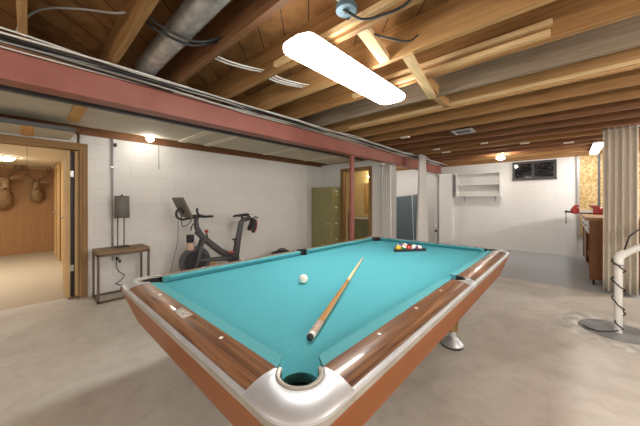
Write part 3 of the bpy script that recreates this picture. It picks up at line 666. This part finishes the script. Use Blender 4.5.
for s, a in ((1, 2.2), (-1, 2.2+PI)):
    ca = bt('crank_arm', [(s*.085, 2.40, .30), (s*.085, 2.40+.17*math.cos(a), .30+.17*math.sin(a)*.9)], .014, 'black')
    obj('pedal', BM((min(s*.10, s*.19), max(s*.10, s*.19), 2.40+.17*math.cos(a)-.045, 2.40+.17*math.cos(a)+.045, .29+.153*math.sin(a), .315+.153*math.sin(a))), 'redp', ca, bevel=.006)
wr = bt('weight_rack', [(-.13, 2.74, .955), (.13, 2.74, .955)], .015, 'black')
for s in (1, -1): bt('rack_arm', smoothpts([(s*.11, 2.74, .955), (s*.11, 2.80, .99), (s*.11, 2.86, .97)]), .012, 'black', wr)
tag(obj('bike_power_cord', T(tube, smoothpts([(-4.40, 1.57, .98), (-4.44, 1.58, .80), (-4.45, 1.57, .60), (-4.50, 1.52, .30), (-4.55, 1.48, .02)]), .007, 6), 'cableg', smooth=True), 'grey power cord hanging down from the bike tablet', 'cord')
tag(obj('bike_mat_box', BM((-4.62, -4.5, 2.02, 2.22, 0, .24)), 'lumber'), 'tan box on the floor behind the exercise bike', 'box')
# cycling shoes hanging from the rack
def shoe(label, x, y, z, rx):
    t = thing('cycling_shoe', label, 'shoe', (x, y, z), 0, 'shoes hung behind the saddle'); t.rotation_euler = (rx, 0, .2)
    bm = bmesh.new(); tube(bm, [(0, 0, .0), (0, .01, -.05), (0, .0, -.12), (0, -.03, -.18), (0, -.05, -.235)], [(.030, .028), (.040, .042), (.038, .040), (.042, .030), (.028, .018)], 12)
    obj('upper', bm, 'outfit', t, smooth=True)
    bm = bmesh.new(); tube(bm, [(0, .05, -.02), (0, .048, -.10), (0, .025, -.17), (0, -.02, -.235)], [(.03, .006), (.034, .007), (.038, .007), (.025, .006)], 10)
    obj('sole', bm, 'redp', t, smooth=True)
    obj('strap', BM((-.043, .043, -.03, .03, -.10, -.075)), 'black', t, bevel=.004)
shoe('black cycling shoe with red sole hung behind bike saddle, left one', -4.17, 2.77, .95, .1)
shoe('black cycling shoe with red sole hung behind bike saddle, right one', -4.39, 2.88, .96, -.2)
# low black bundle on floor further along the wall (only the top shows)
t = thing('gym_bag', 'low black bag on the floor by the block wall right of the bike', 'bag', (-4.45, 3.62, 0))
bm = bmesh.new(); tube(bm, [(0, -.20, .11), (0, -.17, .12), (0, 0, .13), (0, .17, .12), (0, .2, .11)], [(.05, .05), (.11, .11), (.125, .125), (.11, .11), (.05, .05)], 16); obj('body', bm, 'bagm', t, smooth=True)
obj('handle', T(tube, smoothpts([(.02, -.10, .245), (.03, -.05, .275), (.03, .05, .275), (.02, .10, .245)]), .012, 8), 'black', t, smooth=True)

# ------------------------------------------------------------------ green cabinet in the corner
cb = thing('metal_cabinet', 'tall olive green metal cabinet in the corner beside doorway', 'cabinet', (-4.40, 5.0, 0))
obj('body', BM((-.335, .32, -.16, .18, .03, 1.61)), 'olive', cb, bevel=.006)
obj('plinth', BM((-.32, .31, -.15, .17, 0, .03)), 'olive_d', cb)
for k in range(4):
    z = .07 + k*.385
    dr = obj('drawer', BM((.32, .334, -.145, .165, z, z+.365)), 'olive', cb, bevel=.004)
    obj('drawer_handle', BM((.334, .352, -.05, .06, z+.20, z+.225)), 'steel', dr, bevel=.004)
    obj('label_holder', BM((.334, .338, -.04, .05, z+.27, z+.31)), 'lightline', dr)
obj('side_handle', BM((.18, .215, -.172, -.16, .72, .76), (.255, .29, -.172, -.16, .72, .76)), 'steel', cb)

# bathroom door and what shows through it
struct('trim_6', BM((-4.08, -3.99, YP-.02, YP+.1, 0, 2.06)), 'oak'); struct('trim_7', BM((-3.28, -3.20, YP-.02, YP+.1, 0, 2.06)), 'oak')
struct('trim_8', BM((-3.99, -3.28, YP-.02, YP+.1, 1.98, 2.06)), 'oak')
struct('wall_bathroom', BM((-4.75, -3.12, 5.98, 6.02, 0, 2.2), (-3.12, -3.10, YP+.1, 6.0, 0, 2.2), (W, W+.01, YP+.1, 5.98, 0, 2.15)), 'cream')
struct('wall_alcove', BM((-3.10, -3.05, YP+.1, 6.06, 0, 2.2), (-4.75, -3.10, 6.02, 6.06, 0, 2.2)), 'white')
struct('ceiling_bathroom', BM((-4.75, -3.05, YP+.1, 6.06, 2.16, 2.19)), 'cream')
dr = thing('bathroom_door', 'open oak door swung inward inside the bathroom doorway', 'door', (-3.97, YP+.10, 0), math.radians(128))
obj('door_leaf', BM((0, .70, -.018, .018, .01, 1.96)), 'pine', dr)
obj('knob', T(lathe, [(.004, -.018), (.012, -.03), (.028, -.06), (.02, -.075), (.002, -.08)], (.64, 0, .98), 14, 'y'), 'steel', dr, smooth=True)
va = thing('bathroom_vanity', 'olive bathroom vanity with pale top seen through the doorway', 'vanity', (-3.62, 5.73, 0))
obj('cabinet', BM((-.42, .42, -.2, .24, 0, .84)), 'vanity', va); obj('countertop', BM((-.44, .44, -.22, .24, .84, .88)), 'ivory', va, bevel=.004)
obj('cabinet_door', BM((.02, .38, -.215, -.20, .1, .75)), 'vanity', va, bevel=.01); obj('cabinet_door', BM((-.38, -.02, -.215, -.20, .1, .75)), 'vanity', va, bevel=.01)
obj('faucet', T(tube, smoothpts([(.2, .16, .88), (.2, .16, 1.02), (.2, .10, 1.06), (.2, .04, 1.0)]), .014, 8), 'steel', va, smooth=True)
mi = thing('bathroom_mirror', 'gilt-framed mirror above the vanity seen through the doorway', 'mirror', (-3.58, 5.975, 1.35))
obj('glass', BM((-.27, .27, -.012, 0, -.36, .36)), 'mirror', mi)
obj('frame', BM((-.31, -.27, -.03, 0, -.4, .4), (.27, .31, -.03, 0, -.4, .4), (-.27, .27, -.03, 0, .36, .4), (-.27, .27, -.03, 0, -.4, -.36)), 'pine', mi)
vl = thing('vanity_light', 'warm glowing vanity light above the bathroom mirror', 'wall lamp', (-3.58, 5.975, 1.90))
obj('wall_plate', BM((-.2, .2, -.03, 0, -.03, .03)), 'steel', vl)
for x in (-.12, .12): obj('bulb', T(sphere, .045), 'bathlamp', vl, loc=(x, -.08, 0), smooth=True)

# ------------------------------------------------------------------ curtains, panel, pipe in the alcove
def curtain_mesh(axis, c0, c1, x, z0, z1, folds, amp, flare=1., n=None, seed=0, tops=1.):
    rnd = random.Random(seed); n = n or folds*10; bm = bmesh.new(); rows = []
    ph = [rnd.uniform(-.5, .5) for _ in range(folds+2)]
    for k in range(9):
        f = k/8; z = z1 + (z0-z1)*f; row = []
        fl = tops + (flare-tops)*f; mid = (c0+c1)/2
        for i in range(n+1):
            u = i/n; w = u*folds; j = int(min(w, folds-1)); 
            a = amp*(.55+.45*f)*(1+.5*ph[j]) * math.sin(2*PI*w + .4*ph[j]*math.sin(w)+.5*f*ph[0])
            c = mid + (c0 + (c1-c0)*u - mid)*fl + amp*.25*math.sin(4*PI*w)
            row.append(bm.verts.new((x+a, c, z) if axis == 'y' else (c, x+a, z)))
        rows.append(row)
    for r1, r2 in zip(rows, rows[1:]):
        for i in range(n): bm.faces.new((r1[i], r1[i+1], r2[i+1], r2[i]))
    return bm
def curtain(label, m, rod_pts, *a, **k):
    loops = k.pop('rings', 0)
    t = thing('curtain', label, 'curtain', (0, 0, 0))
    cm = obj('fabric', curtain_mesh(*a, **k), m, t, smooth=True, solid=.004)
    obj('heading', T(tube, rod_pts, .012, 8), 'steel', t, smooth=True)
    return t
curtain('narrow white curtain gathered at left, beside the bathroom doorway', 'wcurtain', [(-2.96, 5.10, 2.03), (-2.58, 5.10, 2.03)], 'x', -2.90, -2.65, 5.09, .04, 2.04, 4, .045, tops=.7, seed=3)
curtain('white curtain hung in front of the beam, beside leaning blue panel', 'wcurtain', [(-2.45, 5.92, 2.31), (-2.45, 6.5, 2.31)], 'y', 5.79, 6.49, -2.45, .04, 2.335, 6, .045, tops=.5, seed=5)
pn = thing('leaning_panel', 'slate blue tabletop panel leaning against alcove wall between white curtains', 'panel', (-3.88, 8.10, 0))
pn.rotation_euler = (math.radians(-9), math.radians(-6), 0)
pn.location.z = .04; pn.scale = (1.3, 1, 1); pn.location.x += .09
obj('board', BM((-.33, .33, -.012, .012, 0, 1.42)), 'slate', pn)
obj('edge_band', BM((-.35, -.33, -.016, .016, 0, 1.43), (.33, .345, -.016, .016, 0, 1.43)), 'grey', pn)
obj('line', BM((-.245, -.222, -.0135, -.012, 0, 1.42), (.222, .235, -.0135, -.012, 0, 1.42)), 'lightline', pn)
pp = thing('drain_pipe', 'white vertical drain pipe in the corner left of boxed wall', 'pipe', (-2.93, 8.40, 0))
obj('stack', T(tube, [(0, 0, 0), (0, 0, 1.93)], .042, 16), 'pvc', pp, smooth='auto')
obj('elbow', T(tube, smoothpts([(0, 0, 1.93), (-.01, 0, 2.0), (-.06, 0, 2.045), (-.16, 0, 2.06), (-.5, 0, 2.08)]), .044, 16), 'pvc', pp, smooth='auto')
for z in (.45, .62, 1.86): obj('coupling', T(tube, [(0, 0, z), (0, 0, z+.07)], .054, 16), 'pvc', pp, smooth='auto')
obj('cleanout', T(tube, smoothpts([(0, 0, .60), (.04, -.05, .54), (.05, -.07, .50)]), .04, 14), 'pvc', pp, smooth='auto')
obj('valve', T(lathe, [(.01, -.03), (.035, -.03), (.035, .0), (.01, .0)], (.02, -.05, .38), 14, 'y'), 'blackmetal', pp, smooth='auto')

# wall shelf
sh = thing('wall_shelf', 'white two-tier open wall shelf on the back wall', 'shelf', (-1.80, YB, 0))
sh.scale = (.96, 1, 1)
obj('side_panel', BM((-.555, -.535, -.26, 0, 1.40, 2.04)), 'shelf', sh); obj('side_panel', BM((.535, .555, -.26, 0, 1.40, 2.04)), 'shelf', sh)
obj('back_panel', BM((-.535, .535, -.012, 0, 1.40, 2.04)), 'shelf', sh)
for z in (1.40, 1.715, 2.02): obj('shelf_board', BM((-.535, .535, -.258, -.012, z, z+.02)), 'shelf', sh)
for x in (-.38, .40): obj('bracket', BM((x-.012, x+.012, -.012, 0, 1.28, 1.40), (x-.012, x+.012, -.2, 0, 1.385, 1.40)), 'cableg', sh)

# basement window
wi = struct('window_1', BM((-1.04, -.18, YB-.035, YB+.02, 1.82, 1.87), (-1.04, -.18, YB-.035, YB+.02, 2.22, 2.27), (-1.04, -.99, YB-.035, YB+.02, 1.87, 2.22), (-.24, -.18, YB-.035, YB+.02, 1.87, 2.22), (-.645, -.60, YB-.03, YB+.02, 1.87, 2.22)), 'frame')
struct('window_pane', BM((-.99, -.645, YB-.012, YB-.002, 1.87, 2.22)), 'glass', wi); struct('window_pane', BM((-.60, -.24, YB-.012, YB-.002, 1.87, 2.22)), 'glass', wi)
struct('window_sill', BM((-1.05, -.17, YB-.05, YB-.001, 1.80, 1.82)), 'frame', wi)
# OSB sheets and studs
for k, (xa, xb) in enumerate(((.20, .50), (.53, 1.15))):
    tag(obj('osb_sheet', BM((xa, xb, YB-.03, YB+.005, .5, 2.30)), 'osb'), 'golden chipboard sheet on back wall behind the vise, %s one' % ('left' if k == 0 else 'right'), 'board', 'chipboard sheets on the back wall')
tag(obj('osb_seam_strip', BM((.495, .535, YB-.04, YB-.005, .5, 2.30)), 'grey'), 'dark vertical strip covering the seam between chipboard sheets', 'strip')
tag(obj('osb_edge_strip', BM((.16, .21, YB-.04, YB-.001, .5, 2.30)), 'steel'), 'thin grey strip at the left edge of the chipboard', 'strip')

# ------------------------------------------------------------------ workbench with vise
wb = thing('workbench', 'walnut brown desk-like workbench under the red vise by the curtain', 'workbench', (.56, 5.78, 0))
obj('worktop', BM((-.36, .42, -.02, 2.34, .985, 1.025)), 'bench_top', wb, bevel=.004)
obj('side_panel', BM((-.31, .38, 0, .025, .09, .985)), 'bench', wb); obj('side_panel', BM((-.31, .38, 2.29, 2.315, .09, .985)), 'bench', wb)
obj('back_panel', BM((.36, .38, .03, 2.29, .09, .985)), 'bench', wb); obj('lower_shelf', BM((-.30, .36, .03, 2.29, .20, .225)), 'bench_top', wb)
for y in (.12, 2.2):
    for x in (-.26, .32): obj('leg', T(tube, [(x, y, 0), (x, y, .2)], .014, 10), 'blackmetal', wb, smooth=True)
for k in range(3):
    y0 = .04 + k*.755
    dw = obj('drawer', BM((-.325, -.30, y0, y0+.735, .78, .975)), 'shelf', wb, bevel=.004)
    obj('drawer_pull', T(lathe, [(.004, -.03), (.018, -.028), (.02, -.015), (.008, 0)], (-.325, y0+.37, .88), 14, 'x'), 'steel', dw, smooth=True)
obj('door', BM((-.32, -.30, .8, 1.53, .235, .76)), 'bench', wb)
vs = thing('bench_vise', 'red cast-iron bench vise bolted to the end of workbench', 'vise', (.53, 5.93, 1.025))
vs.scale = (1.12, 1.12, 1.1)
obj('base', T(lathe, [(.085, 0), (.085, .015), (.06, .025), (.05, .05), (.004, .05)], (0, 0, 0), 20), 'vise', vs, smooth='auto')
bm = bmesh.new(); tube(bm, [(-.21, 0, .085), (-.15, 0, .09), (.06, 0, .09), (.12, 0, .085)], [(.045, .045), (.052, .052), (.052, .050), (.035, .035)], 14); obj('rear_body', bm, 'vise', vs, smooth='auto')
def jaw(x0, x1, sgn):
    bm = bmesh.new(); prof = [(x0, .06), (x0, .14), (x0+.3*(x1-x0), .172), (x1, .178), (x1, .15), (x0+.6*(x1-x0), .13), (x0+.6*(x1-x0), .06)]
    A = [bm.verts.new((x, -.06, z)) for x, z in prof]; B = [bm.verts.new((x, .06, z)) for x, z in prof]; n = len(prof)
    for i in range(n): bm.faces.new((A[i], A[(i+1) % n], B[(i+1) % n], B[i]))
    bm.faces.new(A[::-1]); bm.faces.new(B); return bm
obj('fixed_jaw', jaw(-.14, -.25, 1), 'vise', vs, bevel=.006)
obj('moving_jaw', jaw(-.42, -.345, 1), 'vise', vs, bevel=.006)
bm = bmesh.new(); tube(bm, [(-.345, 0, .09), (-.40, 0, .09), (-.435, 0, .085)], [.035, .05, .03], 14); obj('front_body', bm, 'vise', vs, smooth='auto')
obj('slide_bar', BM((-.36, -.10, -.022, .022, .065, .10)), 'steel', vs); obj('screw', T(tube, [(-.50, 0, .075), (-.10, 0, .055)], .014, 10), 'blackmetal', vs, smooth=True)
obj('handle', T(tube, [(-.485, 0, -.10), (-.485, 0, .10)], .008, 8), 'steel', vs, smooth=True)

# ------------------------------------------------------------------ right curtain, sump pipe
ct = curtain('tall beige pleated curtain hanging beside the workbench at right', 'curtain', [(.36, 5.52, 2.285), (.95, 5.52, 2.285)], 'x', .375, .70, 5.52, .02, 2.30, 5, .052, seed=11, n=110)
pi = thing('sump_pipe', 'white PVC pipe rising from floor pit and bending to the right', 'pipe', (.365, 3.87, 0))
obj('riser', T(tube, [(0, 0, .012), (0, 0, .69)], .029, 18), 'pvc', pi, smooth='auto')
obj('elbow', T(tube, smoothpts([(0, 0, .67), (.002, 0, .72), (.02, 0, .76), (.055, 0, .79)], 5), .035, 18), 'pvc', pi, smooth='auto')
obj('outlet_run', T(tube, [(.05, 0, .786), (.30, 0, .965), (1.30, 0, 1.668), (1.36, 0, 1.72), (1.39, 0, 1.80), (1.39, 0, 2.40)], .029, 18), 'pvc', pi, smooth='auto')
obj('joint_line', T(tube, [(0, 0, .66), (0, 0, .668)], .036, 18), 'darkline', pi, smooth='auto')
sx0, sy0 = .365, 3.87
co = [(sx0 + (.036+.010*math.sin(k*.7))*math.cos(k*.32) + (.05 if 60 < k < 70 else 0)*math.sin((k-60)/10*PI), sy0 + .04*math.sin(k*.32), +.80 - k*.0097) for k in range(80)]
co = [(.52, 3.82, 1.05), (.43, 3.82, .95)] + co + [(.30, 3.78, .03), (.22, 3.74, .022), (.16, 3.76, .021), (.12, 3.82, .021)]
tag(obj('pump_cord', T(tube, co, .0065, 6), 'cableb', smooth=True), 'black cord spiralling around the white PVC pipe', 'cord')
su = thing('sump_cover', 'round grey sump pit lid in the floor around white pipe', 'lid', (.345, 3.90, 0))
obj('lid', T(lathe, [(.01, .012), (.255, .012), (.262, .004), (.262, .001)], n=40), 'sump', su, smooth='auto')
bm = bmesh.new(); rows = []; rnd = random.Random(2)
jit = [rnd.uniform(-.05, .05) for _ in range(44)]
for f, z in ((0, .001), (0, .010), (.3, .014), (.7, .009), (1, .001)):
    rows.append([bm.verts.new(((.268+(.17+jit[k])*f)*math.cos(2*PI*k/44)*1.0, (.268+(.17+jit[k])*f)*math.sin(2*PI*k/44), z + (.003*math.sin(k*2.3) if .1 < f < .9 else 0))) for k in range(44)])
for r1, r2 in zip(rows, rows[1:]):
    for k in range(44): bm.faces.new((r1[k], r1[(k+1) % 44], r2[(k+1) % 44], r2[k]))
obj('concrete_collar', bm, 'collar', su, smooth=True)

# ------------------------------------------------------------------ deer heads
def deer(label, y, z, k, turn):
    t = thing('mounted_deer_head', label, 'mounted deer head', (-9.695, y, z), turn); t.scale = (k, k, k)
    obj('plaque', T(lathe, [(.004, -.0), (.15, 0), (.16, .012), (.14, .025), (.004, .025)], (0, 0, -.10), 24, 'x'), 'oak', t, smooth='auto')
    bm = bmesh.new()      # shoulder, neck, skull and muzzle in one loft
    tube(bm, [(.02, 0, -.16), (.10, 0, -.16), (.20, 0, -.10), (.27, 0, .0), (.31, 0, .10), (.345, 0, .185), (.40, 0, .205), (.46, 0, .165), (.53, 0, .10), (.59, 0, .05), (.61, 0, .035)],
         [(.15, .19), (.155, .19), (.125, .16), (.095, .115), (.074, .085), (.078, .075), (.080, .066), (.062, .056), (.042, .042), (.036, .032), (.018, .016)], 20)
    hd = obj('head', bm, 'fur', t, smooth=True)
    obj('throat_patch', T(tube, [(.335, 0, .0), (.375, 0, .07), (.43, 0, .09)], [(.035, .02), (.05, .03), (.03, .02)], 12), 'furw', t, smooth=True)
    obj('muzzle_band', T(tube, [(.535, 0, .088), (.565, 0, .064)], [(.0445, .044), (.041, .039)], 16), 'furw', hd, smooth=True)
    obj('nose', T(tube, [(.592, 0, .055), (.617, 0, .038)], [(.030, .024), (.016, .012)], 12), 'black', hd, smooth=True)
    for s in (1, -1):
        e = bmesh.new(); sphere(e, .018); obj('eye', e, 'eye', hd, loc=(.435, s*.064, .205), smooth=True)
        obj('ear', T(tube, [(.34, s*.060, .23), (.325, s*.12, .265), (.31, s*.18, .27), (.305, s*.225, .262)], [(.014, .016), (.014, .042), (.012, .036), (.004, .006)], 10), 'fur', hd, smooth=True)
        an = obj('antler', T(tube, smoothpts([(.36, s*.035, .26), (.31, s*.09, .36), (.29, s*.19, .44), (.33, s*.27, .52), (.41, s*.26, .60), (.45, s*.20, .67)]), [.024]*8+[.020]*8+[.016]*8+[.011]*6+[.004], 8), 'antler', t, smooth=True)
        for a, b in (((.33, s*.06, .31), (.40, s*.05, .42)), ((.30, s*.15, .41), (.30, s*.11, .60)), ((.30, s*.22, .46), (.29, s*.20, .70)), ((.37, s*.27, .56), (.35, s*.29, .74))):
            obj('tine', T(tube, [a, ((a[0]+b[0])/2+.006, (a[1]+b[1])/2+s*.012, (a[2]+b[2])/2), b], [.016, .012, .003], 7), 'antler', an, smooth=True)
deer('smaller mounted deer head with antlers, right one on veneer wall', .17, 1.53, .82, math.radians(-4))
deer('larger mounted deer head with wide antlers, left one on veneer wall', -.40, 1.50, 1.18, math.radians(6))

# ------------------------------------------------------------------ camera, added unseen fill lights, view
cam = bpy.data.cameras.new('camera'); co_ = bpy.data.objects.new('camera', cam); C.objects.link(co_)
co_.location = (0, 0, 1.28); co_.rotation_euler = (math.radians(90), 0, math.radians(42.57))
cam.sensor_width = 36; cam.lens = 36*269/640; cam.shift_y = -12/640; cam.clip_start = .05
sc.camera = co_
def area(name, loc, sx, sy, p, col=(1, .96, .9)):
    l = bpy.data.lights.new(name, 'AREA'); l.shape = 'RECTANGLE'; l.size = sx; l.size_y = sy; l.energy = p; l.color = col
    o = bpy.data.objects.new(name, l); C.objects.link(o); o.location = loc; return o
def point(name, loc, p, col=(1, .95, .88), r=.06):
    l = bpy.data.lights.new(name, 'POINT'); l.shadow_soft_size = r; l.energy = p; l.color = col
    o = bpy.data.objects.new(name, l); C.objects.link(o); o.location = loc; return o
# added fill lights without fixtures, kept out of view, to brighten the rooms
point('fill_behind_camera', (-.9, -1.8, 1.9), 16)  # added fill for the near joist sides
point('fill_beside_camera', (1.5, -.7, 1.6), 46)  # added fill for joists, curtain and foreground
point('fill_right_side', (1.9, 6.5, 1.6), 62)  # added fill lighting far joist bottoms and the back wall
area('far_room_fill', (-6.6, -1.2, 2.08), .5, .5, 32, (1, .93, .83))  # extra unseen fill helping the small flush light in the panelled room
point('fill_far_right', (2.1, 1.9, 2.05), 55)  # added fill to raise the floor and right apron
point('alcove_fill', (-3.85, 7.2, 2.1), 16)  # added unseen fill, brightens the alcove walls
w = bpy.data.worlds.new('world'); sc.world = w; w.use_nodes = True
w.node_tree.nodes['Background'].inputs['Color'].default_value = (.6, .65, .7, 1); w.node_tree.nodes['Background'].inputs['Strength'].default_value = .2
sc.view_settings.view_transform = 'Standard'; sc.view_settings.look = 'None'; sc.view_settings.gamma = 1; sc.view_settings.use_curve_mapping = False
sc.view_settings.exposure = 0.9
